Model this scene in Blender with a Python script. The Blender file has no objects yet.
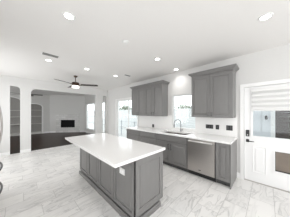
import bpy, bmesh, math, random
from mathutils import Vector, Matrix
random.seed(7)
C = bpy.context.scene.collection
S = bpy.context.scene

# ------------------------------------------------------------------ camera, world, exposure
cam = bpy.data.cameras.new('camera')
cam_o = bpy.data.objects.new('camera', cam); C.objects.link(cam_o)
cam_o.location = (0, 0, 1.488)
cam_o.rotation_euler = (math.radians(90), 0, math.radians(-45.449))
cam.sensor_width = 36; cam.lens = 124.325 * 36 / 290
cam.shift_y = (112.448 - 108.5) / 290
cam.clip_start = 0.02; cam.clip_end = 200
S.camera = cam_o

W = bpy.data.worlds.new('world'); S.world = W; W.use_nodes = True
bg = W.node_tree.nodes['Background']
bg.inputs[0].default_value = (0.95, 0.98, 1.0, 1)
bg.inputs[1].default_value = 2.7
LAMP_W = 2.3
S.view_settings.view_transform = 'Standard'
try: S.view_settings.look = 'None'
except Exception: pass
S.view_settings.gamma = 1; S.view_settings.use_curve_mapping = False
S.view_settings.exposure = 0.10
try:
    S.cycles.max_bounces = 12; S.cycles.diffuse_bounces = 8
    S.cycles.use_denoising = True
    S.cycles.sample_clamp_indirect = 4
except Exception: pass

def fill_lamp(name, loc, direction, sx, sz, power, col=(1.0, 0.975, 0.95)):
    l = bpy.data.lights.new(name, 'AREA'); l.shape = 'RECTANGLE'; l.size = sx; l.size_y = sz; l.energy = power; l.color = col
    o = bpy.data.objects.new(name, l); C.objects.link(o); o.location = loc
    o.rotation_euler = Vector(direction).to_track_quat('-Z', 'Y').to_euler()
    return o
# added area fill lamps outside unseen rear, left and living room windows
fill_lamp('fill_rear', (1.3, -3.05, 1.35), (0, 1, 0.05), 3.4, 2.0, 46)
fill_lamp('fill_left', (-1.5, 5.0, 1.4), (1, 0, 0), 2.2, 1.9, 22)
fill_lamp('fill_left_rear', (-1.5, 0.2, 1.5), (1, 0, 0), 2.6, 1.9, 13)
fill_lamp('fill_living', (-3.5, 9.0, 1.4), (1, 0, 0), 3.2, 2.0, 36)

# ------------------------------------------------------------------ materials
def mat(name, col, rough=0.5, metal=0.0, emit=None, estr=0, spec=0.5, noise=None, bump=None, trans=0):
    m = bpy.data.materials.new(name); m.use_nodes = True
    nt = m.node_tree; b = nt.nodes['Principled BSDF']
    b.inputs['Base Color'].default_value = (*col, 1); b.inputs['Roughness'].default_value = rough
    b.inputs['Metallic'].default_value = metal
    b.inputs['Specular IOR Level'].default_value = spec
    if emit: b.inputs['Emission Color'].default_value = (*emit, 1); b.inputs['Emission Strength'].default_value = estr
    if trans: b.inputs['Transmission Weight'].default_value = trans
    if noise:
        sc, amt, stretch = noise
        g = nt.nodes.new('ShaderNodeNewGeometry'); mp = nt.nodes.new('ShaderNodeMapping'); mp.inputs['Scale'].default_value = stretch
        n = nt.nodes.new('ShaderNodeTexNoise'); n.inputs['Scale'].default_value = sc; n.inputs['Detail'].default_value = 4
        nt.links.new(g.outputs['Position'], mp.inputs[0]); nt.links.new(mp.outputs[0], n.inputs['Vector'])
        r = nt.nodes.new('ShaderNodeValToRGB')
        r.color_ramp.elements[0].position = 0.3; r.color_ramp.elements[1].position = 0.7
        r.color_ramp.elements[0].color = (*[c * (1 - amt) for c in col], 1)
        r.color_ramp.elements[1].color = (*[min(1, c * (1 + amt)) for c in col], 1)
        nt.links.new(n.outputs['Fac'], r.inputs[0]); nt.links.new(r.outputs[0], b.inputs['Base Color'])
        if bump:
            bp = nt.nodes.new('ShaderNodeBump'); bp.inputs['Strength'].default_value = bump; bp.inputs['Distance'].default_value = 0.01
            nt.links.new(n.outputs['Fac'], bp.inputs['Height']); nt.links.new(bp.outputs[0], b.inputs['Normal'])
    return m

def nn(nt, t, op=None, **kw):
    n = nt.nodes.new(t)
    if op: n.operation = op
    for k, v in kw.items(): n.inputs[int(k[1:])].default_value = v
    return n
def mth(nt, op, a, b=None):
    n = nt.nodes.new('ShaderNodeMath'); n.operation = op
    for i, v in enumerate((a, b)):
        if v is None: continue
        if isinstance(v, (int, float)): n.inputs[i].default_value = v
        else: nt.links.new(v, n.inputs[i])
    return n.outputs[0]
def mixc(nt, fac, a, b):
    n = nt.nodes.new('ShaderNodeMix'); n.data_type = 'RGBA'
    for s, v in ((n.inputs[0], fac), (n.inputs[6], a), (n.inputs[7], b)):
        if isinstance(v, (int, float)): s.default_value = v
        elif isinstance(v, tuple): s.default_value = (*v, 1)
        else: nt.links.new(v, s)
    return n.outputs[2]

def floor_grid_mat(name, long_axis, tl, tw, shift, off, joint, base, alt, grout, veins, rough):
    m = bpy.data.materials.new(name); m.use_nodes = True; nt = m.node_tree; b = nt.nodes['Principled BSDF']
    g = nt.nodes.new('ShaderNodeNewGeometry'); sp = nt.nodes.new('ShaderNodeSeparateXYZ'); nt.links.new(g.outputs['Position'], sp.inputs[0])
    L, T = (sp.outputs[0], sp.outputs[1]) if long_axis == 'X' else (sp.outputs[1], sp.outputs[0])
    t = mth(nt, 'DIVIDE', mth(nt, 'SUBTRACT', T, off[1]), tw)
    row = mth(nt, 'FLOOR', t); ft = mth(nt, 'FRACT', t)
    l = mth(nt, 'DIVIDE', mth(nt, 'SUBTRACT', mth(nt, 'SUBTRACT', L, off[0]), mth(nt, 'MULTIPLY', row, shift)), tl)
    cell = mth(nt, 'FLOOR', l); fl = mth(nt, 'FRACT', l)
    def edge(f, size):
        a = mth(nt, 'MINIMUM', f, mth(nt, 'SUBTRACT', 1.0, f))
        return mth(nt, 'LESS_THAN', mth(nt, 'MULTIPLY', a, size), joint)
    gr = mth(nt, 'MAXIMUM', edge(ft, tw), edge(fl, tl))
    cv = nt.nodes.new('ShaderNodeCombineXYZ'); nt.links.new(row, cv.inputs[0]); nt.links.new(cell, cv.inputs[1])
    wn = nt.nodes.new('ShaderNodeTexWhiteNoise'); wn.noise_dimensions = '2D'; nt.links.new(cv.outputs[0], wn.inputs['Vector'])
    col = mixc(nt, wn.outputs['Value'], base, alt)
    add = nt.nodes.new('ShaderNodeVectorMath'); add.operation = 'MULTIPLY_ADD'
    nt.links.new(wn.outputs['Color'], add.inputs[0]); add.inputs[1].default_value = (13, 17, 11); nt.links.new(g.outputs['Position'], add.inputs[2])
    if veins:
        n = nt.nodes.new('ShaderNodeTexNoise'); n.inputs['Scale'].default_value = 2.6; n.inputs['Detail'].default_value = 5; n.inputs['Distortion'].default_value = 1.2
        mp = nt.nodes.new('ShaderNodeMapping'); mp.inputs['Rotation'].default_value = (0, 0, 0.25); mp.inputs['Scale'].default_value = (0.8, 2.8, 1)
        nt.links.new(add.outputs[0], mp.inputs[0]); nt.links.new(mp.outputs[0], n.inputs['Vector'])
        v = mth(nt, 'ABSOLUTE', mth(nt, 'SUBTRACT', n.outputs['Fac'], 0.5))
        r = nt.nodes.new('ShaderNodeMapRange'); nt.links.new(v, r.inputs[0]); r.inputs[1].default_value = 0.0; r.inputs[2].default_value = 0.045; r.inputs[3].default_value = 0.58; r.inputs[4].default_value = 0.0
        n2 = nt.nodes.new('ShaderNodeTexNoise'); n2.inputs['Scale'].default_value = 1.7; nt.links.new(add.outputs[0], n2.inputs['Vector'])
        r2 = nt.nodes.new('ShaderNodeMapRange'); nt.links.new(n2.outputs['Fac'], r2.inputs[0]); r2.inputs[1].default_value = 0.38; r2.inputs[2].default_value = 0.6
        col = mixc(nt, mth(nt, 'MULTIPLY', r.outputs[0], r2.outputs[0]), col, veins)
        r3 = nt.nodes.new('ShaderNodeMapRange'); nt.links.new(n.outputs['Fac'], r3.inputs[0]); r3.inputs[1].default_value = 0.5; r3.inputs[2].default_value = 0.75; r3.inputs[4].default_value = 0.3
        col = mixc(nt, r3.outputs[0], col, veins)
    else:
        n = nt.nodes.new('ShaderNodeTexNoise'); n.inputs['Scale'].default_value = 8; n.inputs['Detail'].default_value = 6
        mp = nt.nodes.new('ShaderNodeMapping'); mp.inputs['Scale'].default_value = (1, 12, 1) if long_axis == 'X' else (12, 1, 1)
        nt.links.new(add.outputs[0], mp.inputs[0]); nt.links.new(mp.outputs[0], n.inputs['Vector'])
        col = mixc(nt, mth(nt, 'MULTIPLY', n.outputs['Fac'], 0.6), col, (0.02, 0.012, 0.008))
    col = mixc(nt, gr, col, grout)
    nt.links.new(col, b.inputs['Base Color']); b.inputs['Roughness'].default_value = rough
    return m

M = {}
M['wall'] = mat('warm white wall paint', (0.68, 0.675, 0.665), 0.6, noise=(30, 0.01, (1, 1, 1)))
M['wall_living'] = mat('pale grey wall paint', (0.66, 0.655, 0.64), 0.6, noise=(30, 0.01, (1, 1, 1)))
M['ceil'] = mat('matt ceiling paint', (0.78, 0.765, 0.75), 0.8, noise=(60, 0.01, (1, 1, 1)))
M['trim'] = mat('white satin trim paint', (0.86, 0.86, 0.855), 0.35)
M['door'] = mat('white satin door paint', (0.86, 0.86, 0.86), 0.3)
M['cab'] = mat('grey stained cabinet wood', (0.195, 0.191, 0.188), 0.36, noise=(6, 0.03, (4, 4, 0.5)))
M['carcass'] = mat('cabinet carcass with painted gap shade', (0.06, 0.059, 0.058), 0.6)  # base carcass darkened so gaps between fronts carry painted shade
M['cab_dark'] = mat('dark grey toe kick', (0.07, 0.07, 0.07), 0.6)  # plain dark grey for toe kicks and dishwasher tub
M['quartz'] = mat('white quartz', (0.87, 0.865, 0.86), 0.14, noise=(60, 0.012, (1, 1, 1)))
M['splash'] = mat('white quartz backsplash', (0.84, 0.835, 0.825), 0.25, noise=(40, 0.012, (1, 1, 1)))
M['steel'] = mat('brushed stainless steel', (0.50, 0.475, 0.455), 0.34, 1.0, noise=(5, 0.06, (1, 1, 60)))
M['steel_bright'] = mat('polished stainless', (0.88, 0.87, 0.86), 0.3, 1.0)
M['steel_dark'] = mat('dark polished steel', (0.16, 0.16, 0.165), 0.22, 1.0)
M['faucet'] = mat('brushed nickel faucet', (0.20, 0.205, 0.21), 0.3, 0.9)
M['sink'] = mat('sink steel', (0.40, 0.35, 0.33), 0.35, 1.0)
M['black'] = mat('black plastic', (0.015, 0.015, 0.016), 0.35)
M['black_plate'] = mat('dark outlet plate', (0.022, 0.022, 0.024), 0.4)
M['grey_plastic'] = mat('grey plastic', (0.07, 0.07, 0.07), 0.4)
M['bronze'] = mat('dark bronze metal', (0.09, 0.06, 0.045), 0.32, 0.9)
M['blade'] = mat('dark walnut blade', (0.045, 0.034, 0.028), 0.6, spec=0.25, noise=(5, 0.3, (1, 8, 1)))
M['lamp'] = mat('lit lamp lens', (0.95, 0.95, 0.92), 0.4, emit=(1, 0.98, 0.95), estr=9)
M['fanlamp'] = mat('lit frosted drum', (0.95, 0.93, 0.9), 0.4, emit=(1, 0.95, 0.88), estr=1.6)
M['white_metal'] = mat('white painted metal', (0.78, 0.78, 0.77), 0.4)
M['vent_dark'] = mat('grey vent cavity', (0.10, 0.10, 0.10), 0.7)
M['vent_slat'] = mat('grey vent slat', (0.22, 0.22, 0.215), 0.5)
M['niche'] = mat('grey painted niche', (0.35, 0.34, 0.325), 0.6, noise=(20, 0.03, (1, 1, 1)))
M['shelf'] = mat('pale shelf paint', (0.60, 0.59, 0.57), 0.5)
M['blind'] = mat('white shade fabric', (0.78, 0.78, 0.775), 0.8, noise=(120, 0.02, (1, 1, 1)))
M['blind_dark'] = mat('sheer shade fabric', (0.62, 0.62, 0.615), 0.8, noise=(120, 0.03, (1, 1, 1)))
M['flap'] = mat('smoked brown flap', (0.20, 0.165, 0.135), 0.28, noise=(4, 0.12, (1, 1, 1)))
M['firebox'] = mat('black firebox', (0.006, 0.006, 0.007), 0.6, spec=0.15)
M['siding'] = mat('white lap siding', (0.70, 0.73, 0.76), 0.6)
M['fence'] = mat('weathered pale fence', (0.60, 0.61, 0.61), 0.7, noise=(3, 0.12, (1, 1, 12)))
M['fence_brown'] = mat('dark brown fence', (0.045, 0.032, 0.026), 0.7, noise=(4, 0.3, (1, 6, 1)))
M['concrete'] = mat('pale concrete', (0.45, 0.45, 0.44), 0.8, noise=(3, 0.06, (1, 1, 1)))
M['grey_rail'] = mat('grey painted rail', (0.48, 0.50, 0.52), 0.5)
M['leaf'] = mat('pale green leaves', (0.24, 0.27, 0.21), 0.6, noise=(3, 0.3, (1, 1, 1)))
M['bark'] = mat('grey bark', (0.12, 0.10, 0.08), 0.8, noise=(10, 0.3, (1, 1, 1)))
M['tile'] = floor_grid_mat('marble look porcelain tile', 'X', 0.6, 0.3, 0.2, (0.06, 0.22), 0.0032,
                           (0.84, 0.83, 0.815), (0.77, 0.76, 0.75), (0.52, 0.51, 0.50), (0.33, 0.33, 0.325), 0.3)
M['wood'] = floor_grid_mat('dark brown plank floor', 'X', 1.4, 0.12, 0.53, (0, 0), 0.0015,
                           (0.050, 0.028, 0.020), (0.022, 0.013, 0.010), (0.008, 0.006, 0.005), None, 0.3)
M['wood'].node_tree.nodes['Principled BSDF'].inputs['Specular IOR Level'].default_value = 0.12
def glass_mat():
    m = bpy.data.materials.new('clear window glass'); m.use_nodes = True; nt = m.node_tree
    out = nt.nodes['Material Output']; nt.nodes.remove(nt.nodes['Principled BSDF'])
    t = nt.nodes.new('ShaderNodeBsdfTransparent'); t.inputs[0].default_value = (0.95, 0.97, 0.97, 1)
    g = nt.nodes.new('ShaderNodeBsdfGlossy'); g.inputs['Roughness'].default_value = 0.02
    mx = nt.nodes.new('ShaderNodeMixShader'); mx.inputs[0].default_value = 0.03
    nt.links.new(t.outputs[0], mx.inputs[1]); nt.links.new(g.outputs[0], mx.inputs[2]); nt.links.new(mx.outputs[0], out.inputs[0])
    return m
M['glass'] = glass_mat()
def tilewall_mat():
    m = bpy.data.materials.new('pale marble brick tile'); m.use_nodes = True; nt = m.node_tree; b = nt.nodes['Principled BSDF']
    tc = nt.nodes.new('ShaderNodeTexCoord'); mp = nt.nodes.new('ShaderNodeMapping'); mp.inputs['Rotation'].default_value = (math.radians(90), 0, 0)
    br = nt.nodes.new('ShaderNodeTexBrick'); br.inputs['Scale'].default_value = 1.0
    br.inputs['Color1'].default_value = (0.72, 0.715, 0.70, 1); br.inputs['Color2'].default_value = (0.60, 0.595, 0.58, 1); br.inputs['Mortar'].default_value = (0.5, 0.49, 0.48, 1)
    br.inputs['Mortar Size'].default_value = 0.006; br.inputs['Brick Width'].default_value = 0.3; br.inputs['Row Height'].default_value = 0.15
    nt.links.new(tc.outputs['Object'], mp.inputs[0]); nt.links.new(mp.outputs[0], br.inputs[0]); nt.links.new(br.outputs[0], b.inputs['Base Color'])
    b.inputs['Roughness'].default_value = 0.35
    return m
M['brick'] = tilewall_mat()

# ------------------------------------------------------------------ helpers
def box(bm, x0, x1, y0, y1, z0, z1, bev=0):
    v = [bm.verts.new((x, y, z)) for x in (min(x0, x1), max(x0, x1)) for y in (min(y0, y1), max(y0, y1)) for z in (min(z0, z1), max(z0, z1))]
    fs = [bm.faces.new([v[i] for i in f]) for f in ((0, 1, 3, 2), (4, 6, 7, 5), (0, 4, 5, 1), (2, 3, 7, 6), (0, 2, 6, 4), (1, 5, 7, 3))]
    if bev:
        es = list({e for f in fs for e in f.edges})
        bmesh.ops.bevel(bm, geom=es, offset=bev, segments=2, affect='EDGES', profile=0.5)
def tube(bm, pts, r, seg=10, cap=True):
    pts = [Vector(p) for p in pts]; n = len(pts); rr = r if isinstance(r, (list, tuple)) else [r] * n
    rings = []; up = Vector((0, 0, 1))
    d0 = (pts[1] - pts[0]).normalized()
    a = d0.cross(up) if abs(d0.dot(up)) < 0.95 else d0.cross(Vector((1, 0, 0)))
    a.normalize()
    for i in range(n):
        d = (pts[min(i + 1, n - 1)] - pts[max(i - 1, 0)]).normalized()
        a = (a - d * a.dot(d)).normalized(); b_ = d.cross(a)
        rings.append([bm.verts.new(pts[i] + (a * math.cos(2 * math.pi * k / seg) + b_ * math.sin(2 * math.pi * k / seg)) * rr[i]) for k in range(seg)])
    for i in range(n - 1):
        for k in range(seg): bm.faces.new([rings[i][k], rings[i][(k + 1) % seg], rings[i + 1][(k + 1) % seg], rings[i + 1][k]])
    if cap: bm.faces.new(rings[0][::-1]); bm.faces.new(rings[-1])
def lathe(bm, c, prof, seg=28):
    c = Vector(c); rings = []
    for r, z in prof:
        rings.append([bm.verts.new(c + Vector((max(r, 1e-4) * math.cos(2 * math.pi * k / seg), max(r, 1e-4) * math.sin(2 * math.pi * k / seg), z))) for k in range(seg)])
    for i in range(len(prof) - 1):
        for k in range(seg): bm.faces.new([rings[i][k], rings[i][(k + 1) % seg], rings[i + 1][(k + 1) % seg], rings[i + 1][k]])
    bm.faces.new(rings[0][::-1]); bm.faces.new(rings[-1])
def prism(bm, poly, to3, depth):
    """poly of (a,b); to3(a,b,t) -> point, extruded from t=0 to t=depth"""
    n = len(poly)
    A = [bm.verts.new(to3(a, b, 0)) for a, b in poly]; B = [bm.verts.new(to3(a, b, depth)) for a, b in poly]
    bm.faces.new(A); bm.faces.new(B[::-1])
    for i in range(n): bm.faces.new([A[i], B[i], B[(i + 1) % n], A[(i + 1) % n]])
def solid(bm, us, vs, holes, to3, t0, t1):
    """slab with rectangular holes; closed outer skin only"""
    us = sorted(set(us + [h[0] for h in holes] + [h[1] for h in holes])); vs = sorted(set(vs + [h[2] for h in holes] + [h[3] for h in holes]))
    def full(i, j):
        if not (0 <= i < len(us) - 1 and 0 <= j < len(vs) - 1): return False
        cu, cv = (us[i] + us[i + 1]) / 2, (vs[j] + vs[j + 1]) / 2
        return not any(h[0] < cu < h[1] and h[2] < cv < h[3] for h in holes)
    V = {}
    def vt(i, j, k):
        if (i, j, k) not in V: V[(i, j, k)] = bm.verts.new(to3(us[i], vs[j], (t0, t1)[k]))
        return V[(i, j, k)]
    for i in range(len(us) - 1):
        for j in range(len(vs) - 1):
            if not full(i, j): continue
            bm.faces.new([vt(i, j, 0), vt(i + 1, j, 0), vt(i + 1, j + 1, 0), vt(i, j + 1, 0)])
            bm.faces.new([vt(i, j, 1), vt(i, j + 1, 1), vt(i + 1, j + 1, 1), vt(i + 1, j, 1)])
            for (di, dj, a, b_) in ((-1, 0, (i, j), (i, j + 1)), (1, 0, (i + 1, j), (i + 1, j + 1)), (0, -1, (i, j), (i + 1, j)), (0, 1, (i, j + 1), (i + 1, j + 1))):
                if not full(i + di, j + dj): bm.faces.new([vt(*a, 0), vt(*b_, 0), vt(*b_, 1), vt(*a, 1)])
def panel(bm, to3, u0, u1, v0, v1, thick, prof):
    """to3(u,v,d) with d = outward distance; prof = [(inset, depth)] from the face at d=thick inwards"""
    def rect(ins, d): return [bm.verts.new(to3(*p, d)) for p in ((u0 + ins, v0 + ins), (u1 - ins, v0 + ins), (u1 - ins, v1 - ins), (u0 + ins, v1 - ins))]
    loops = [rect(0, 0), rect(0, thick - 0.003), rect(0.003, thick)] + [rect(i, thick - d) for i, d in prof]
    bm.faces.new(loops[0])
    for a, b_ in zip(loops, loops[1:]):
        for k in range(4): bm.faces.new([a[k], a[(k + 1) % 4], b_[(k + 1) % 4], b_[k]])
    bm.faces.new(loops[-1])
SHAKER = [(0.055, 0), (0.058, 0.013), (0.072, 0.013), (0.092, 0.004)]
SLIM = [(0.03, 0), (0.035, 0.006), (0.045, 0.006), (0.055, 0.003)]

def tags(o, label=None, cat=None, group=None, kind=None):
    if label: o['label'] = label
    if cat: o['category'] = cat
    if group: o['group'] = group
    if kind: o['kind'] = kind
    return o
def obj(name, fn, m, parent=None, smooth=False, loc=None):
    bm = bmesh.new(); fn(bm)
    bmesh.ops.recalc_face_normals(bm, faces=bm.faces)
    off = Vector(loc) if loc is not None else (parent.matrix_world.translation if parent else Vector((0, 0, 0)))
    if parent is not None:
        off = Vector((0, 0, 0)); p = parent
        while p: off += p.location; p = p.parent
        if loc is not None: pass
    bmesh.ops.translate(bm, verts=bm.verts, vec=-off)
    me = bpy.data.meshes.new(name); bm.to_mesh(me); bm.free()
    if smooth:
        for p in me.polygons: p.use_smooth = True
        try: me.set_sharp_from_angle(angle=math.radians(35))
        except Exception: pass
    me.materials.append(m if not isinstance(m, str) else M[m])
    o = bpy.data.objects.new(name, me); C.objects.link(o)
    if parent is not None: o.parent = parent
    else: o.location = off
    return o
def thing(name, label, cat, loc, group=None, kind=None):
    o = bpy.data.objects.new(name, None); C.objects.link(o); o.empty_display_size = 0.1
    o.location = loc; return tags(o, label, cat, group, kind)
def struct(name, fn, m, loc=(0, 0, 0), label=None):
    return tags(obj(name, fn, m, loc=loc), kind='structure', label=label)
def dup(root, loc):
    r = root.copy(); C.objects.link(r); r.location = loc
    for ch in root.children:
        c = ch.copy(); C.objects.link(c); c.parent = r
        for g in ch.children:
            d = g.copy(); C.objects.link(d); d.parent = c
    return r
OX = lambda X: (lambda u, v, t: (X + t, u, v))       # wall in a plane of constant X: u=Y v=Z
OY = lambda Y: (lambda u, v, t: (u, Y + t, v))       # wall in a plane of constant Y: u=X v=Z

H = 2.769; XW = 3.529; YP = 6.45; YQ = 6.60; YB = 11.4; XL = -1.05; YR = -2.6; XLL = -2.8; WT = 0.16
# ------------------------------------------------------------------ structure
struct('floor_kitchen', lambda b: box(b, XL - .1, XW + .1, YR - .1, 6.52, -0.1, 0), 'tile', label='white marble look tile floor of the kitchen')
struct('floor_living', lambda b: box(b, XLL - .1, XW + .1, 6.52, 12.4, -0.1, 0), 'wood', label='dark wood plank floor of the living room')
struct('ceiling', lambda b: box(b, XLL - .1, XW + .1, YR - .1, 12.4, H, H + .1), 'ceil', label='plain white ceiling with recessed lights')
DOOR = (-0.552, 0.372, 0, 2.045)
WS = (1.455, 2.235, 0.985, 2.04)
PT = (3.93, 5.52, 0.0, 2.10)
LW = [(8.22, 9.70, 0.29, 2.12), (6.75, 7.75, 0.29, 2.12)]
struct('wall_right', lambda b: solid(b, [YR, YQ], [0, H], [DOOR, WS, PT], OX(XW), 0, WT), 'wall', label='white kitchen wall with window and exterior door')
struct('wall_right_living', lambda b: solid(b, [YQ, 12.3], [0, H], LW, OX(XW), 0, WT), 'wall_living', label='pale living room wall with two tall windows')
FILL_WIN = [(3.85, 6.15, .4, 2.4), (-1.1, 1.5, .5, 2.4)]  # unseen left wall openings added to admit fill light
struct('wall_left', lambda b: solid(b, [YR, YP], [0, H], FILL_WIN, OX(XL - WT), 0, WT), 'wall')
struct('wall_rear', lambda b: solid(b, [XL, XW], [0, H], [(-0.4, 3.0, 0.35, 2.35)], OY(YR - WT), 0, WT), 'wall')  # rear opening added to admit fill light
struct('wall_left_living', lambda b: solid(b, [YP, 12.3], [0, H], [(7.4, 10.6, 0.4, 2.4)], OX(XLL - WT), 0, WT), 'wall_living')
# partition: comb outline with rounded upper corners, extruded through its thickness
def arc(cx, cz, r, a0, a1, n=6): return [(cx + r * math.cos(math.radians(a0 + (a1 - a0) * i / n)), cz + r * math.sin(math.radians(a0 + (a1 - a0) * i / n))) for i in range(n + 1)]
def part(b):
    zt = 2.40; r = 0.16; p = [(XLL, 0), (XLL, H), (XW, H), (XW, 0), (3.43, 0), (3.43, zt)]
    p += [(3.235, zt), (3.235, 0), (2.86, 0), (2.86, zt)]
    p += arc(0.331 + r, zt - r, r, 90, 180)
    p += [(0.331, 0), (0.035, 0)]
    p += arc(0.035 - 0.10, zt + .03 - 0.10, 0.10, 0, 90)
    p += [(-0.216, zt + .03), (-0.216, 0)]
    prism(b, p, OY(YP), YQ - YP)
struct('wall_partition', part, 'wall', label='white partition with pillar, column and rounded openings to the living room')
# living room far wall with two arched niches
def archpoly(x0, x1, zs, zp, n=14):
    cx, hw = (x0 + x1) / 2, (x1 - x0) / 2
    return [(cx + hw * math.cos(math.pi * i / n), zs + (zp - zs) * math.sin(math.pi * i / n)) for i in range(n + 1)]
NA = (-1.22, 0.09, 2.22, 2.47); NB = (0.27, 1.165, 1.88, 2.07)
def far(b):
    p = [(XLL, 0), (XLL, H), (1.59, H), (1.59, 0), (NB[1], 0)] + archpoly(*NB) + [(NB[0], 0), (NA[1], 0)] + archpoly(*NA) + [(NA[0], 0)]
    prism(b, p, OY(YB), 0.32)
struct('wall_back', far, 'wall_living', label='far living room wall with two arched bookcase niches')
struct('wall_back_outer', lambda b: box(b, XLL, 1.7, YB + .33, YB + .43, 0, H), 'wall_living')
# diagonal fireplace wall
DA = Vector((1.59, YB, 0)); DB = Vector((3.529, 9.9, 0)); DL = (DB - DA).length; du = (DB - DA).normalized(); dn = Vector((du.y, -du.x, 0))
if dn.y > 0: dn = -dn      # towards the room
def DG(u, v, t): return tuple(DA + du * u + dn * t + Vector((0, 0, v)))
FH = (0.776, 1.751, 0.37, 0.93)
struct('wall_diagonal', lambda b: solid(b, [0, DL], [0, H], [FH], DG, -0.35, 0), 'wall_living', label='diagonal corner wall holding the fireplace')
# base boards
def bb(name, to3, u0, u1, h=0.11): struct(name, lambda b: prism(b, [(0, 0), (0.016, 0), (0.016, h - .02), (0.006, h), (0, h)], lambda a, z, t: to3(u0 + t, z, a), u1 - u0), 'trim')
bb('baseboard_diagonal', DG, 0.02, 0.42); bb('baseboard_diagonal_right', DG, 2.12, DL - .02)
bb('baseboard_back', lambda u, v, t: (u, YB - t, v), NB[1] + .0, 1.585)
bb('baseboard_living_right', lambda u, v, t: (XW - t, u, v), YQ, 9.88)
bb('baseboard_kitchen_right', lambda u, v, t: (XW - t, u, v), 5.60, YP)
bb('baseboard_partition', lambda u, v, t: (u, YP - t, v), XL, -0.22)
bb('baseboard_pillar', lambda u, v, t: (u, YP - t, v), 0.036, 0.330)
bb('baseboard_column', lambda u, v, t: (u, YP - t, v), 2.862, 3.233)
bb('baseboard_entry', lambda u, v, t: (XW - t, u, v), 0.445, 0.52)

# windows
def window(name, hole, label, bars=(), vbars=(), fr=0.045, rev=0.0):
    y0, y1, z0, z1 = hole; w = thing(name, label, None, (XW, (y0 + y1) / 2, z0), kind='structure')
    e = 0.0005
    xs = XW + 0.05
    obj('window_frame', lambda b: (solid(b, [y0 + e, y1 - e], [z0 + e, z1 - e], [(y0 + fr, y1 - fr, z0 + fr, z1 - fr)], OX(xs), 0, 0.06),
        [box(b, xs + .01, xs + .05, y0 + fr, y1 - fr, z - .012, z + .012) for z in bars],
        [box(b, xs + .01, xs + .05, v - .028, v + .028, z0 + fr, z1 - fr) for v in vbars]), 'grey_frame' if 0 else 'trim', w)
    obj('window_pane', lambda b: box(b, xs + .028, xs + .032, y0 + fr * .6, y1 - fr * .6, z0 + fr * .6, z1 - fr * .6), 'glass', w)
    return w
window('window_1', WS, 'window above the sink reaching down to the backsplash', fr=.03)
window('window_2', LW[0], 'tall living room window beside the fireplace', bars=(1.20,), vbars=())
window('window_3', LW[1], 'tall living room window seen past the column', bars=(1.20,))
def slider():
    w = window('door_2', PT, 'sliding glass patio door left of the cabinets', vbars=(4.62,), fr=0.06)
    y0, y1, z0, z1 = PT
    obj('casing', lambda b: solid(b, [y0 - .07, y1 + .07], [0, z1 + .07], [(y0, y1, -1, z1)], OX(XW - .018), 0, 0.0175), 'trim', w)
slider()
# unseen window frames before the fill lamps, rear one added for light
def unseen_windows():
    w = thing('window_4', 'added wide rear window for fill light', None, (1.3, YR, 0.35), kind='structure')
    obj('window_frame', lambda b: solid(b, [-0.4, 3.0], [.35, 2.35], [(-.35, 1.27, .4, 2.3), (1.33, 2.95, .4, 2.3)], OY(YR - .1), 0, 0.05), 'trim', w)
    w2 = thing('window_5', 'unseen wide living room window', None, (XLL, 9, .4), kind='structure')
    obj('window_frame', lambda b: solid(b, [7.4, 10.6], [.4, 2.4], [(7.45, 8.97, .45, 2.35), (9.03, 10.55, .45, 2.35)], OX(XLL - .1), 0, 0.05), 'trim', w2)
unseen_windows()
for k, (a, c, z0, z1) in enumerate(FILL_WIN):
    w = thing('window_%d' % (6 + k), 'added left wall window for fill light', None, (XL, a, z0), kind='structure')
    obj('window_frame', lambda b: solid(b, [a, c], [z0, z1], [(a + .05, (a + c) / 2 - .03, z0 + .05, z1 - .05), ((a + c) / 2 + .03, c - .05, z0 + .05, z1 - .05)], OX(XL - .1), 0, .05), 'trim', w)

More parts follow.
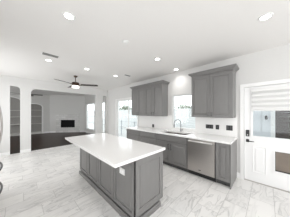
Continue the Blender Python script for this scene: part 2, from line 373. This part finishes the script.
# ------------------------------------------------------------------ entry door
def entry():
    y0, y1, zt = -0.547, 0.367, 2.04
    d = thing('door_1', 'white exterior door with half glass, keypad lock and pet flap', None, (XW, (y0 + y1) / 2, 0), kind='structure')
    xf = XW + 0.012
    GL = (-0.405, 0.222, 0.985, 1.935); PF = (-0.46, -0.105, 0.33, 0.725)
    obj('door_leaf', lambda b: solid(b, [y0, y1], [0.012, zt], [GL, PF], OX(xf), 0, 0.044), 'door', d)
    obj('casing', lambda b: solid(b, [y0 - .078, y1 + .072], [0, zt + .075], [(y0 - .004, y1 + .004, -1, zt + .004)], OX(XW - .018), 0, 0.0175), 'trim', d)
    # glazing bead around the glass
    obj('glazing_frame', lambda b: solid(b, [GL[0] - .035, GL[1] + .035], [GL[2] - .038, GL[3] + .035], [GL], OX(xf - .016), 0, 0.0155), 'door', d)
    obj('window_pane', lambda b: box(b, xf + .02, xf + .024, *GL), 'glass', d)
    # moulded lower panels
    tt = lambda u, v, t: (xf - t, u, v)
    for (a, b_) in ((0.013, 0.228), ):
        obj('moulded_panel', lambda b: panel(b, tt, a, b_, 0.21, 0.77, 0.0075, [(0.008, 0.0), (0.02, 0.006), (0.034, 0.006), (0.05, 0.001)]), 'door', d)
    fl = obj('pet_flap', lambda b: (box(b, xf + .012, xf + .02, PF[0], PF[1], PF[2] + .002, PF[3] - .002, 0.002)), 'flap', d)
    tags(fl, 'smoked brown pet flap panel')
    obj('pet_flap_frame', lambda b: solid(b, [PF[0] - .03, PF[1] + .022], [PF[2] - .03, PF[3] + .022], [(PF[0] + .004, PF[1] - .004, PF[2] + .004, PF[3] - .004)], OX(xf - .01), 0, 0.0095), 'door', d)
    obj('pet_flap_seal', lambda b: solid(b, [PF[0] + .004, PF[1] - .004], [PF[2] + .004, PF[3] - .004], [(PF[0] + .012, PF[1] - .012, PF[2] + .022, PF[3] - .012)], OX(xf + .002), 0, 0.009), 'black', d)
    lk = obj('keypad_lock', lambda b: box(b, xf - .028, xf, 0.280, 0.338, 0.965, 1.105, 0.008), 'black', d)
    obj('lock_button', lambda b: [box(b, xf - .031, xf - .0275, 0.293 + .016 * i, 0.303 + .016 * i, 1.035 + .017 * j, 1.046 + .017 * j) for i in range(2) for j in range(3)], 'grey_plastic', lk)
    obj('thumb_turn', lambda b: box(b, xf - .045, xf - .027, 0.304, 0.314, .985, 1.015, .003), 'steel_bright', lk)
    hd = obj('door_lever', lambda b: (box(b, xf - .012, xf, 0.283, 0.336, 0.838, 0.900, .004), tube(b, [(xf - .005, .31, .868), (xf - .05, .31, .868), (xf - .055, .30, .868), (xf - .055, .20, .866)], [.011, .011, .010, .007])), 'black', d, smooth=True)
    obj('threshold', lambda b: box(b, XW - .02, XW + .15, y0 - .0, y1 + .0, 0.0005, 0.011, .003), 'steel', d)
    for z in (0.25, 1.0, 1.78):
        obj('hinge', lambda b: tube(b, [(xf - .008, y0 - .002, z - .05), (xf - .008, y0 - .002, z + .05)], .007, 8), 'steel_bright', d)
    # roller shade of alternating bands over the glass
    s = thing('window_shade', 'white banded fabric shade half lowered over the exterior door glass', 'window shade', (xf - .03, -0.09, 1.53))
    a, c = -0.435, 0.252
    obj('headrail', lambda b: box(b, xf - .07, xf - .017, a, c, 1.925, 1.985, .006), 'white_metal', s)
    def bands(dark):
        def f(b):
            n = 8; z1, z0 = 1.925, 1.545; hh = (z1 - z0) / n
            for i in range(n):
                if (i % 2 == 0) == dark: continue
                za, zb = z0 + i * hh, z0 + (i + 1) * hh
                bulge = 0.014
                K = 6; prof = [(xf - .026 - bulge * math.sin(math.pi * k / K), za + (zb - za) * k / K) for k in range(K + 1)] + [(xf - .022, zb), (xf - .022, za)]
                if dark: prof = [(xf - .024, za), (xf - .024, zb), (xf - .021, zb), (xf - .021, za)]
                prism(b, prof, lambda x, z, t: (x, a + .01 + t, z), c - a - .02)
        return f
    obj('solid_band', bands(False), 'blind', s); obj('sheer_band', bands(True), 'blind_dark', s)
    obj('bottom_rail', lambda b: box(b, xf - .036, xf - .018, a + .008, c - .008, 1.522, 1.545, .004), 'white_metal', s)
entry()

# ------------------------------------------------------------------ cabinets
XF = 2.872   # base cabinet door front
def pull(parent, fn_pts, r=0.006):
    return obj('handle', lambda b: [tube(b, p, r, 8) for p in fn_pts], 'steel_dark', parent, smooth=True)
def base_cab(y0, y1, layout, label, top=0.873):
    t = thing('base_cabinet', label, 'cabinet', ((XF + XW) / 2, (y0 + y1) / 2, 0), 'grey base cabinets along the window wall')
    g = 0.0008
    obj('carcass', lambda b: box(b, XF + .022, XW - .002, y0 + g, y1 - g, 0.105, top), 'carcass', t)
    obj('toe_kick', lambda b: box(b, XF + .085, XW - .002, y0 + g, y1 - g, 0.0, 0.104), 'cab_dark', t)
    tt = lambda u, v, d: (XF + .0215 - d, u, v)
    for kind, a, c, z0, z1, hside in layout:
        p = obj(kind, lambda b: panel(b, tt, a, c, z0, z1, 0.0205, SLIM if z1 - z0 < .2 else SHAKER), 'cab', t)
        if hside is not None:
            zt = z1 - .05
            pull(p, [[(XF - .028, hside, zt - .16), (XF - .028, hside, zt)], [(XF + .001, hside, zt - .14), (XF - .028, hside, zt - .14)], [(XF + .001, hside, zt - .02), (XF - .028, hside, zt - .02)]])
    return t
g = .007
def drawers(y0, y1): return [('drawer', y0 + g, y1 - g, .70, .868, None), ('drawer', y0 + g, y1 - g, .41, .686, None), ('drawer', y0 + g, y1 - g, .112, .398, None)]
base_cab(3.112, 3.80, drawers(3.112, 3.80), 'grey drawer cabinet at the far end, nearest the sliding glass door')
base_cab(2.365, 3.111, drawers(2.365, 3.111), 'grey drawer cabinet between the sink cabinet and the farthest drawers')
base_cab(1.394, 2.364, [('drawer_front', 1.394 + g, 2.364 - g, .70, .868, None), ('door', 1.394 + g, 1.874, .112, .686, 1.84), ('door', 1.885, 2.364 - g, .112, .686, 1.92)],
         'grey two-door sink cabinet under the window, left of the dishwasher', top=0.735)
fc0 = bpy.data.objects['base_cabinet']
obj('side_panel', lambda b: box(b, XF + .002, XW - .002, 3.8005, 3.812, 0.0, 0.873), 'cab', fc0)
ec = base_cab(0.515, 0.777, [('door', 0.515 + g, 0.777 - g, .112, .868, None)], 'narrow grey cabinet at the run end, right of the dishwasher')
obj('side_panel', lambda b: box(b, XF + .002, XW - .002, 0.503, 0.5145, 0.0, 0.873), 'cab', ec)

def upper(y0, y1, label, grp=True):
    z0, z1 = 1.367, 2.405; xf = 3.189
    t = thing('wall_cabinet', label, 'cabinet', (XW, (y0 + y1) / 2, z0), 'grey wall cabinets flanking the window')
    obj('carcass', lambda b: box(b, xf + .022, XW - .001, y0 + .0006, y1 - .0006, z0, z1), 'cab', t)
    tt = lambda u, v, d: (xf + .0215 - d, u, v)
    m = (y0 + y1) / 2
    for a, c, hy in ((y0 + .003, m - .002, m - .035), (m + .002, y1 - .003, m + .035)):
        p = obj('door', lambda b: panel(b, tt, a, c, z0 + .003, z1 - .02, 0.0205, SHAKER), 'cab', t)
        pull(p, [[(xf - .026, hy, z0 + .03), (xf - .026, hy, z0 + .13)], [(xf + .001, hy, z0 + .04), (xf - .026, hy, z0 + .04)], [(xf + .001, hy, z0 + .12), (xf - .026, hy, z0 + .12)]], .005)
    return t
def crown(parent, y0, y1, left, right):
    """mitred cornice: profile steps outward going up"""
    xf = 3.21; prof = [(0, 2.395), (0.008, 2.40), (0.004, 2.425), (0.016, 2.432), (0.045, 2.462), (0.062, 2.468), (0.064, 2.500), (0, 2.500)]
    def f(b):
        rows = []
        for o_, z in prof:
            rows.append([b.verts.new(p) for p in ((XW - .001, y0 - o_ * right, z), (xf - o_, y0 - o_ * right, z), (xf - o_, y1 + o_ * left, z), (XW - .001, y1 + o_ * left, z))])
        n = len(rows)
        for i in range(n - 1):
            for k in range(3): b.faces.new([rows[i][k], rows[i][k + 1], rows[i + 1][k + 1], rows[i + 1][k]])
        b.faces.new(rows[0]); b.faces.new(rows[-1])
        b.faces.new([r[0] for r in rows]); b.faces.new([r[3] for r in rows][::-1])
    return obj('crown_moulding', f, 'cab', parent)
u1 = upper(0.521, 1.428, 'grey wall cabinet right of the window, above the dark outlets'); crown(u1, 0.521, 1.428, 1, 1)
u2 = upper(2.385, 3.142, 'grey wall cabinet immediately left of the sink window'); crown(u2, 2.385, 3.142, 0, 1)
u3 = upper(3.1425, 3.90, 'grey wall cabinet farthest left, next to the sliding glass door'); crown(u3, 3.1425, 3.90, 1, 0)

# worktop with sink cut-outs (U = Y, V = X)
wt = obj('countertop', lambda b: solid(b, [0.497, 3.815], [2.837, XW - .001], [(1.46, 2.27, 2.925, 3.335)], lambda u, v, t: (v, u, t), 0.876, 0.915), 'quartz', loc=(3.2, 2.15, 0.876))
tags(wt, 'long white quartz countertop along the window wall holding the sink', 'countertop')
bs = obj('backsplash', lambda b: solid(b, [0.497, 3.815], [0.9155, 1.3665], [(WS[0], WS[1], WS[2], 1.4)], OX(XW - .0125), 0, 0.012), 'splash', loc=(XW, 2.15, 0.9155))
tags(bs, 'white slab backsplash behind the long countertop', 'backsplash')
sill = obj('window_sill', lambda b: box(b, XW + .001, XW + .05, WS[0] + .001, WS[1] - .001, WS[2] + .0005, WS[2] + .012), 'splash')
tags(sill, kind='structure'); sill.name = 'trim_1'

sk = thing('kitchen_sink', 'double bowl stainless sink set in the long countertop below the window', 'sink', (3.16, 1.84, 0.70))
def bowl(b, y0, y1, x0, x1, zt=0.8755, zb=0.755):
    i = .02; A = [(x0, y0), (x1, y0), (x1, y1), (x0, y1)]; B = [(x0 + i, y0 + i), (x1 - i, y0 + i), (x1 - i, y1 - i), (x0 + i, y1 - i)]
    def inset(d): return [(x0 - d, y0 - d), (x1 + d, y0 - d), (x1 + d, y1 + d), (x0 - d, y1 + d)]
    L = [[b.verts.new((*p, zt)) for p in inset(.003)], [b.verts.new((*p, zt)) for p in A], [b.verts.new((*p, zb + .02)) for p in A], [b.verts.new((*p, zb)) for p in B]]
    for a, c in zip(L, L[1:]):
        for k in range(4): b.faces.new([a[k], a[(k + 1) % 4], c[(k + 1) % 4], c[k]])
    b.faces.new(L[-1])
for (a, c) in ((1.875, 2.266), (1.464, 1.855)):
    o = obj('bowl', lambda b: bowl(b, a, c, 2.929, 3.331), 'sink', sk)
    obj('drain', lambda b: lathe(b, (3.16, (a + c) / 2, .7565), [(.045, 0), (.045, .004), (.03, .004), (.028, .001)], 20), 'steel_dark', o, smooth=True)

fc = thing('kitchen_faucet', 'tall gooseneck pull-down faucet standing behind the sink', 'faucet', (3.41, 1.85, 0.915))
obj('base', lambda b: lathe(b, (3.41, 1.85, .9152), [(.028, 0), (.028, .008), (.022, .014), (.019, .09), (.016, .10)], 20), 'faucet', fc, smooth=True)
def neck(b):
    p = [(3.41, 1.85, 1.0), (3.41, 1.85, 1.175)]
    for i in range(1, 11):
        a = math.pi * i / 10; r = .136; k = r - r * math.cos(a)
        p.append((3.41 - k * .97, 1.85 + k * .24, 1.175 + .1 * math.sin(a)))
    q = p[-1]; p.append((q[0], q[1], 1.15)); tube(b, p, .0115, 12)
obj('spout', neck, 'faucet', fc, smooth=True)
obj('spray_head', lambda b: tube(b, [(3.146, 1.9153, 1.155), (3.146, 1.9153, 1.13), (3.146, 1.9153, 1.06)], [.013, .018, .017], 14), 'steel_dark', fc, smooth=True)
obj('handle', lambda b: tube(b, [(3.41, 1.835, .965), (3.41, 1.80, .968), (3.40, 1.775, 1.02)], [.009, .009, .006], 10), 'faucet', fc, smooth=True)

# dishwasher
def dishwasher():
    y0, y1 = 0.780, 1.391
    t = thing('dishwasher', 'stainless steel dishwasher with a long bar handle in the base cabinet run', 'dishwasher', (3.1, (y0 + y1) / 2, 0))
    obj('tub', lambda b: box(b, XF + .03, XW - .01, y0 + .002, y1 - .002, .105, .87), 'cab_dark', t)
    dr = obj('door', lambda b: box(b, XF - .012, XF + .029, y0 + .004, y1 - .012, .118, .79, .006), 'steel', t)
    obj('control_panel', lambda b: box(b, XF - .010, XF + .029, y0 + .004, y1 - .012, .794, .868, .005), 'steel', t)
    obj('handle', lambda b: (tube(b, [(XF - .045, y0 + .045, .822), (XF - .052, (y0 + y1) / 2, .822), (XF - .045, y1 - .05, .822)], .017, 14), [tube(b, [(XF - .009, y, .822), (XF - .045, y, .822)], .009, 8) for y in (y0 + .06, y1 - .065)]), 'steel_bright', t, smooth=True)
    obj('badge', lambda b: box(b, XF - .0135, XF - .0122, 1.06, 1.12, .175, .19), 'steel_dark', dr)
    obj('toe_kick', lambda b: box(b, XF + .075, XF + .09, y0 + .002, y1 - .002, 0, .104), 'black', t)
dishwasher()

# ------------------------------------------------------------------ island
def island():
    x0, x1, y0, y1 = 1.045, 1.660, 1.219, 3.262
    t = thing('kitchen_island', 'large grey panelled kitchen island with moulded base on the tile floor', 'kitchen island', ((x0 + x1) / 2, (y0 + y1) / 2, 0))
    obj('carcass', lambda b: box(b, x0 + .02, x1 - .022, y0 + .012, y1, .105, .873), 'cab', t)
    obj('plinth', lambda b: box(b, x0 + .02, x1 - .075, y0 + .012, y1, 0, .104), 'cab', t)
    tl = lambda u, v, d: (x0 + .0195 - d, u, v)
    n = 4; w = (y1 - y0) / n
    for i in range(n):
        obj('side_panel', lambda b: panel(b, tl, y0 + w * i + (.005 if i else 0), y0 + w * (i + 1) - .005, .105, .872, .0195, SHAKER), 'cab', t)
    te = lambda u, v, d: (u, y0 + .0115 - d, v)
    obj('end_panel', lambda b: panel(b, te, x0 + .0, x1, .105, .872, .0115, [(.085, 0), (.088, .010), (.098, .010), (.112, .003)]), 'cab', t)
    tr = lambda u, v, d: (x1 - .0215 + d, u, v)
    m = y0 + .02; wd = (y1 - m) / 4
    for i in range(4):
        p = obj('door', lambda b: panel(b, tr, m + wd * i + .003, m + wd * (i + 1) - .003, .112, .868, .0205, SHAKER), 'cab', t)
    # stepped base moulding round three sides
    prof = [(0, 0), (.018, 0), (.018, .055), (.013, .064), (.008, .068), (.005, .08), (0, .08)]
    def base(b):
        rows = [[b.verts.new(p) for p in ((x0 - o_ + .0, y1 + .0, z), (x0 - o_, y0 - o_, z), (x1 - .075 + .0, y0 - o_, z))] for o_, z in prof]
        for i in range(len(rows) - 1):
            for k in range(2): b.faces.new([rows[i][k], rows[i][k + 1], rows[i + 1][k + 1], rows[i + 1][k]])
        for k in range(2): b.faces.new([rows[-1][k], rows[-1][k + 1], rows[0][k + 1], rows[0][k]])
        b.faces.new([r[0] for r in rows]); b.faces.new([r[2] for r in rows])
    obj('base_moulding', base, 'cab', t)
    o = obj('electrical_outlet', lambda b: box(b, x0 - .014, x0 - .0005, 1.42, 1.54, .605, .69, .003), 'white_metal', t)
    tags(o, 'white outlet plate on the end of the seating side')
    obj('socket', lambda b: [box(b, x0 - .0155, x0 - .0135, y, y + .033, z, z + .033, .0005) for z in (.63,) for y in (1.44, 1.49)], 'trim', o)
    w_ = obj('countertop', lambda b: box(b, .739, 1.682, 1.187, 3.294, .876, .915, .003), 'quartz', loc=(1.21, 2.24, .876))
    tags(w_, 'white quartz island top overhanging on the seating side', 'countertop')
island()

# ------------------------------------------------------------------ refrigerator at the left frame edge
def fridge():
    xf = -0.275; y0, y1 = 2.60, 3.515
    t = thing('refrigerator', 'stainless french door refrigerator with bowed handles at the left frame edge', 'refrigerator', (-.6, 3.05, 0))
    obj('cabinet', lambda b: box(b, -.99, xf - .055, y0 + .01, y1 - .01, .03, 1.79, .005), 'steel', t)
    ym = (y0 + y1) / 2
    def bow(a, c, axis, z, xm=0.085):
        p = []
        for i in range(15):
            s_ = i / 14; q = a + (c - a) * s_; x = xf + xm * (math.sin(math.pi * s_) ** .55)
            p.append((x, z, q) if axis == 'z' else (x, q, z))
        return p
    for a, c, hy in ((y0, ym - .003, ym - .05), (ym + .003, y1, ym + .02)):
        d = obj('door', lambda b: box(b, xf - .05, xf, a, c, .79, 1.79, .012), 'steel', t)
        obj('handle', lambda b: tube(b, bow(.84, 1.73, 'z', hy, .085), .010, 10), 'steel', d, smooth=True)
    for z0, z1 in ((.44, .784), (.06, .434)):
        d = obj('drawer', lambda b: box(b, xf - .05, xf, y0, y1, z0, z1, .012), 'steel', t)
        obj('handle', lambda b: tube(b, bow(2.68, 3.40, 'y', z1 - .17, .082), .014, 10), 'steel_dark', d, smooth=True)
    for z in (0,):
        for yy in (y0 + .08, y1 - .08):
            obj('foot', lambda b: lathe(b, (-.35, yy, 0), [(.02, 0), (.02, .031)], 12), 'black', t)
fridge()

# ------------------------------------------------------------------ wall outlets
def plate(y0, y1, z0, z1, n, label):
    t = thing('wall_outlet', label, 'outlet', (XW - .013, (y0 + y1) / 2, z0), 'dark outlets on the backsplash')
    x = XW - .013
    obj('cover_plate', lambda b: box(b, x - .006, x, y0, y1, z0, z1, .002), 'black_plate', t)
    w = (y1 - y0) / n
    for i in range(n):
        c = y0 + w * (i + .5)
        obj('socket', lambda b: box(b, x - .0085, x - .006, c - .013, c + .013, z0 + .022, z1 - .022, .0008), 'grey_plastic', t)
plate(.995, 1.175, 1.065, 1.17, 3, 'wide dark three-gang outlet plate right of the window')
plate(.860, .937, 1.06, 1.175, 1, 'small dark single plate between the two wider ones')
plate(.580, .708, 1.06, 1.18, 2, 'dark two-gang plate nearest the exterior door')
plate(2.985, 3.08, .93, 1.05, 1, 'dark single outlet on the backsplash left of the window, under the far wall cabinets')

# ------------------------------------------------------------------ ceiling fixtures
def downlight(x, y, label, first=[None]):
    if first[0] is None:
        t = thing('recessed_light', label, 'recessed light', (x, y, H), 'lit recessed ceiling lights')
        first[0] = t
        obj('trim_ring', lambda b: lathe_ring(b, (x, y, H), .052, .078, .007), 'white_metal', t, smooth=True)
        obj('lens', lambda b: lathe(b, (x, y, H - .0045), [(.0515, 0), (.0515, .004)], 28), 'lamp', t)
        l = bpy.data.lights.new('downlight_lamp', 'AREA'); l.shape = 'DISK'; l.size = .10; l.energy = LAMP_W; l.spread = math.radians(125); l.color = (1, .975, .945)
        lo = bpy.data.objects.new('downlight_lamp', l); C.objects.link(lo); lo.parent = t; lo.location = (0, 0, -.012)
    else:
        t = dup(first[0], (x, y, H)); tags(t, label)
def lathe_ring(b, c, r0, r1, h, seg=28):
    prof = [(r0, 0), (r0, -h * .6), (r0 + .004, -h), (r1 - .004, -h), (r1, -h * .4), (r1, 0)]
    rings = [[b.verts.new((c[0] + r * math.cos(2 * math.pi * k / seg), c[1] + r * math.sin(2 * math.pi * k / seg), c[2] + z)) for k in range(seg)] for r, z in prof]
    for i in range(len(prof)):
        j = (i + 1) % len(prof)
        for k in range(seg): b.faces.new([rings[i][k], rings[i][(k + 1) % seg], rings[j][(k + 1) % seg], rings[j][k]])
for x, y, lab in ((.469, 1.88, 'recessed light near the top left, largest over the aisle left of the island'), (2.324, .018, 'recessed light at the upper right, nearest the exterior door'),
                  (.515, 3.83, 'recessed light beside the large ceiling vent'), (1.412, 3.79, 'recessed light just right of the ceiling fan'),
                  (2.382, 3.79, 'recessed light next to the small ceiling vent'), (2.334, 1.88, 'recessed light between the island and the window wall'),
                  (3.291, 1.94, 'recessed light close to the wall above the sink window'), (1.02, 7.95, 'recessed light in the living room ceiling beyond the partition'),
                  ):
    downlight(x, y, lab)

def vent(x0, x1, y0, y1, label, n):
    t = thing('ceiling_vent', label, 'ceiling vent', ((x0 + x1) / 2, (y0 + y1) / 2, H))
    e = .018
    obj('frame', lambda b: solid(b, [x0, x1], [y0, y1], [(x0 + e, x1 - e, y0 + e, y1 - e)], lambda u, v, s_: (u, v, H - s_), 0, .008), 'white_metal', t)
    obj('duct', lambda b: box(b, x0 + e, x1 - e, y0 + e, y1 - e, H - .002, H - .0005), 'vent_dark', t)
    w = (y1 - y0 - 2 * e) / n
    for i in range(n):
        y = y0 + e + w * (i + .5)
        obj('slat', lambda b: prism(b, [(-w * .35, -.004), (-w * .30, -.0035), (w * .35, -.010), (w * .30, -.0105)], lambda a, z, s_: (x0 + e + s_, y + a, H + z), x1 - x0 - 2 * e), 'vent_slat', t)
vent(.34, .66, 3.36, 3.53, 'long grey slotted ceiling vent beside a recessed light, left of the fan', 5)
vent(2.50, 2.77, 3.38, 3.50, 'small grey ceiling vent near the far wall cabinets', 4)
sd = thing('smoke_detector', 'white round smoke detector on the ceiling above the island', 'smoke detector', (1.36, 1.84, H))
obj('housing', lambda b: lathe(b, (1.36, 1.84, H), [(.058, 0), (.060, -.010), (.052, -.022), (.03, -.027), (.002, -.028)], 28), 'white_metal', sd, smooth=True)
obj('mounting_ring', lambda b: lathe_ring(b, (1.36, 1.84, H), .061, .070, .005), 'white_metal', sd, smooth=True)

def fan(cx, cy, angs, blen, light, label, zb=2.45):
    t = thing('ceiling_fan', label, 'ceiling fan', (cx, cy, H))
    obj('canopy', lambda b: lathe(b, (cx, cy, H), [(.062, 0), (.062, -.012), (.045, -.045), (.018, -.055)], 24), 'bronze', t, smooth=True)
    obj('downrod', lambda b: tube(b, [(cx, cy, H - .05), (cx, cy, zb + .09)], .011, 10), 'bronze', t, smooth=True)
    obj('motor', lambda b: lathe(b, (cx, cy, zb), [(.10, -.025), (.118, -.02), (.12, .055), (.105, .085), (.03, .10)], 32), 'bronze', t, smooth=True)
    if light:
        obj('light_shade', lambda b: lathe(b, (cx, cy, zb - .03), [(.108, 0), (.112, -.004), (.112, -.062), (.10, -.07)], 32), 'fanlamp', t, smooth=True)
    if light:
        l = bpy.data.lights.new('fan_lamp', 'AREA'); l.shape = 'DISK'; l.size = .2; l.energy = LAMP_W; l.color = (1, .95, .88)
        lo = bpy.data.objects.new('fan_lamp', l); C.objects.link(lo); lo.parent = t; lo.location = (0, 0, zb - .105 - H)
    for a in angs:
        A = math.radians(a); d = Vector((math.cos(A), math.sin(A), 0)); s = Vector((-d.y, d.x, 0)); tilt = -.2
        def bl(b):
            pl = [(.17, -.05), (.26, -.062), (blen - .05, -.066), (blen, -.045), (blen, .045), (blen - .05, .066), (.26, .062), (.17, .05)]
            prism(b, pl, lambda u, v, q: tuple(Vector((cx, cy, zb + .012)) + d * u + s * v * math.cos(tilt) + Vector((0, 0, v * math.sin(tilt) + q))), .008)
        o = obj('blade', bl, 'blade', t)
        obj('blade_bracket', lambda b: prism(b, [(.10, -.02), (.21, -.035), (.23, 0), (.21, .035), (.10, .02)], lambda u, v, q: tuple(Vector((cx, cy, zb + .0)) + d * u + s * v + Vector((0, 0, v * math.sin(tilt) + q))), .008), 'bronze', o)
fan(1.40, 4.80, (-31, 91, 208), .74, True, 'dark bronze three-blade ceiling fan with lit drum above the kitchen')
fan(.20, 9.25, (-14, 58, 130, 202, 274), .78, False, 'dark ceiling fan in the living room, partly hidden by the pillar')

# ------------------------------------------------------------------ living room built-ins
def bookcase(n, shelves, label):
    x0, x1, zs, zp = n
    t = thing('built_in_bookcase', label, 'bookcase', ((x0 + x1) / 2, YB + .15, 0), 'arched bookcases in the living room')
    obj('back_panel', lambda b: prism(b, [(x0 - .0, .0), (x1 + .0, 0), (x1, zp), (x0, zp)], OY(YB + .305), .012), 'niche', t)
    obj('plinth', lambda b: box(b, x0 + .001, x1 - .001, YB - .005, YB + .30, 0, .13, .003), 'shelf', t)
    for z in shelves: obj('shelf', lambda b: box(b, x0 + .001, x1 - .001, YB + .03, YB + .304, z - .018, z + .018, .003), 'shelf', t)
    def casing(b):
        def ring(d): return [(x1 + d, .0)] + [((x0 + x1) / 2 + ((x1 - x0) / 2 + d) * math.cos(math.pi * i / 16), zs + (zp - zs + d) * math.sin(math.pi * i / 16)) for i in range(17)] + [(x0 - d, .0)]
        A, B = ring(.001), ring(.06)
        prism(b, A + B[::-1], lambda u, v, q: (u, YB - .001 - q, v), .018)
    obj('arch_casing', casing, 'trim', t)
    for s_, x in ((1, x0 + .0005), (-1, x1 - .0005)): obj('side_panel', lambda b: box(b, x, x + s_ * .0, YB + .01, YB + .30, .131, zs) if 0 else box(b, min(x, x + s_ * .012), max(x, x + s_ * .012), YB + .012, YB + .029, .131, zs), 'niche', t)
bookcase(NA, (.71, 1.20, 1.62), 'tall arched grey bookcase seen through the narrow opening')
bookcase(NB, (.70, 1.22, 1.65), 'arched grey bookcase just right of the pillar')

def fireplace():
    u0, u1, z0, z1 = FH
    t = bpy.data.objects.new('fireplace', None); C.objects.link(t)
    ang = math.atan2(du.y, du.x); mid = DA + du * ((u0 + u1) / 2)
    t.location = mid; t.rotation_euler = (0, 0, ang)
    tags(t, 'pale tiled corner fireplace with a black rectangular firebox', 'fireplace')
    def loc_obj(name, fn, m, par=None):
        bm = bmesh.new(); fn(bm); bmesh.ops.recalc_face_normals(bm, faces=bm.faces)
        me = bpy.data.meshes.new(name); bm.to_mesh(me); bm.free(); me.materials.append(M[m])
        o = bpy.data.objects.new(name, me); C.objects.link(o); o.parent = par or t; return o
    # local frame: x along the wall, -y towards the room (du rotated)
    sgn = -1.0
    w = (u1 - u0) / 2; L = lambda u, v, q: (u, sgn * q, v)
    loc_obj('tile_surround', lambda b: solid(b, [-w - .34, w + .34], [0.0, 1.37], [(-w, w, z0, z1)], L, .0008, .035), 'brick')
    fr = loc_obj('firebox', lambda b: (solid(b, [-w + .001, w - .001], [z0 + .001, z1 - .001], [(-w + .035, w - .035, z0 + .035, z1 - .035)], L, -.03, .02), box(b, -w + .002, w - .002, .03, .30, z0 + .002, z1 - .002)), 'firebox')
    loc_obj('grate', lambda b: ([tube(b, [(-.25, .012, z0 + .06 + i * .0), (.25, .012, z0 + .06)], .008, 6) for i in range(1)], [tube(b, [(x, .012, z0 + .036), (x, .012, z0 + .10)], .006, 6) for x in (-.24, -.12, 0, .12, .24)]), 'black', fr)
    loc_obj('mantel', lambda b: box(b, -w - .38, w + .38, -.08, -.001, 1.371, 1.41, .004), 'wall_living')
fireplace()

# ------------------------------------------------------------------ outside
struct('ground', lambda b: box(b, XW + WT + .01, 40, -15, 30, -.25, -.12), 'concrete', label='pale concrete patio outside')
def fence(name, x, y0, y1, zt, m, label, slats, gap=0.012):
    t = thing(name, label, 'fence', (x, (y0 + y1) / 2, -.12))
    h = (zt + .12) / slats
    obj('boards', lambda b: [box(b, x, x + .02, y0, y1, -.11 + i * h + gap, -.11 + (i + 1) * h) for i in range(slats)], m, t)
    n = max(2, int((y1 - y0) / 2.4) + 1)
    for i in range(n):
        y = y0 + (y1 - y0) * i / (n - 1)
        obj('post', lambda b: box(b, x + .021, x + .11, y - .045, y + .045, -.12, zt + .05, .005), m, t)
fence('garden_fence', 8.3, 2.2, 24, 1.75, 'fence', 'pale horizontal board fence outside the window', 12)
def wing():
    t = thing('neighbouring_building', 'pale sided outbuilding wall seen through the door glass', 'building', (6.2, .7, -.12))
    def lap(b):
        n = 22; h = .14
        for i in range(n): prism(b, [(0, 0), (-.012, 0), (-.002, h), (0, h)], lambda a, z, q: (6.1 + a, -.08 + q, -.12 + z + i * h), 1.7)
        box(b, 6.1001, 8.0, -.08, 1.62, -.12, 2.96)
    obj('siding', lap, 'siding', t)
    obj('corner_board', lambda b: box(b, 6.07, 6.16, -.19, -.081, -.12, 2.96), 'trim', t)
    ln = thing('wall_lantern', 'small dark lantern on the outbuilding siding', 'lantern', (6.08, -.02, 1.30))
    obj('lantern_body', lambda b: (lathe(b, (6.02, .03, 1.24), [(.02, 0), (.035, .01), (.04, .10), (.02, .13), (.003, .15)], 10), box(b, 6.02, 6.098, .02, .04, 1.30, 1.32)), 'black', ln)
wing()
fence('brown_fence', 7.2, -7.0, -.25, 1.9, 'fence_brown', 'dark brown wooden fence beyond the outbuilding', 14, 0.0015)
def tree(x, y, h, r, label, sd_):
    random.seed(sd_)
    t = thing('garden_tree', label, 'tree', (x, y, -.12), 'trees beyond the garden fence')
    obj('trunk', lambda b: tube(b, [(x, y, -.12), (x + .05, y, h * .4), (x, y + .1, h * .75)], [.14, .1, .05], 8), 'bark', t)
    def crown_(b):
        for _ in range(900):
            th = random.uniform(0, 2 * math.pi); ph = math.acos(random.uniform(-1, 1)); q = r * (random.uniform(.4, 1)) * (1 + .25 * math.sin(3 * th + sd_))
            c = Vector((x + q * math.sin(ph) * math.cos(th), y + q * math.sin(ph) * math.sin(th), h * .68 + .65 * q * math.cos(ph)))
            a = Vector((random.gauss(0, 1), random.gauss(0, 1), random.gauss(0, 1))).normalized() * .11; n2 = a.cross(Vector((random.gauss(0, 1), random.gauss(0, 1), random.gauss(0, 1)))).normalized() * .07
            b.faces.new([b.verts.new(c - a), b.verts.new(c + n2), b.verts.new(c + a), b.verts.new(c - n2)])
    obj('crown', crown_, 'leaf', t)
for i, (x, y, h, r, lb) in enumerate(((12.5, 6.4, 2.5, 1.1, 'pale green tree beyond the fence, rightmost in the sink window'), (13.6, 10.2, 2.7, 1.3, 'pale green tree beyond the fence, left in the sink window'),
                                      (13, 17.5, 2.9, 1.4, 'pale green tree beyond the fence, seen through the sliding door'))):
    tree(x, y, h, r, lb, i + 3)

pc = thing('patio_cover', 'white roof of the covered patio outside the exterior door', 'patio roof', (5.2, -.6, 2.5))
obj('roof_deck', lambda b: box(b, XW + WT + .01, 6.05, -4.5, 1.30, 2.62, 2.70), 'trim', pc)
obj('beam', lambda b: box(b, 5.9, 6.04, -4.5, 1.30, 2.44, 2.619), 'trim', pc)
obj('post', lambda b: box(b, 5.92, 6.03, -4.4, -4.28, -.12, 2.439), 'trim', pc)

rl = thing('patio_railing', 'low grey patio railing outside the sliding glass door', 'railing', (5.2, 7.2, -.12))
obj('top_rail', lambda b: box(b, 5.17, 5.23, 4.6, 10.4, .84, .88, .005), 'grey_rail', rl)
obj('bottom_rail', lambda b: box(b, 5.18, 5.22, 4.6, 10.4, .33, .36, .005), 'grey_rail', rl)
for i in range(5): obj('post', lambda b: box(b, 5.17, 5.23, 4.57 + i * 1.45, 4.63 + i * 1.45, -.12, .92, .005), 'grey_rail', rl)
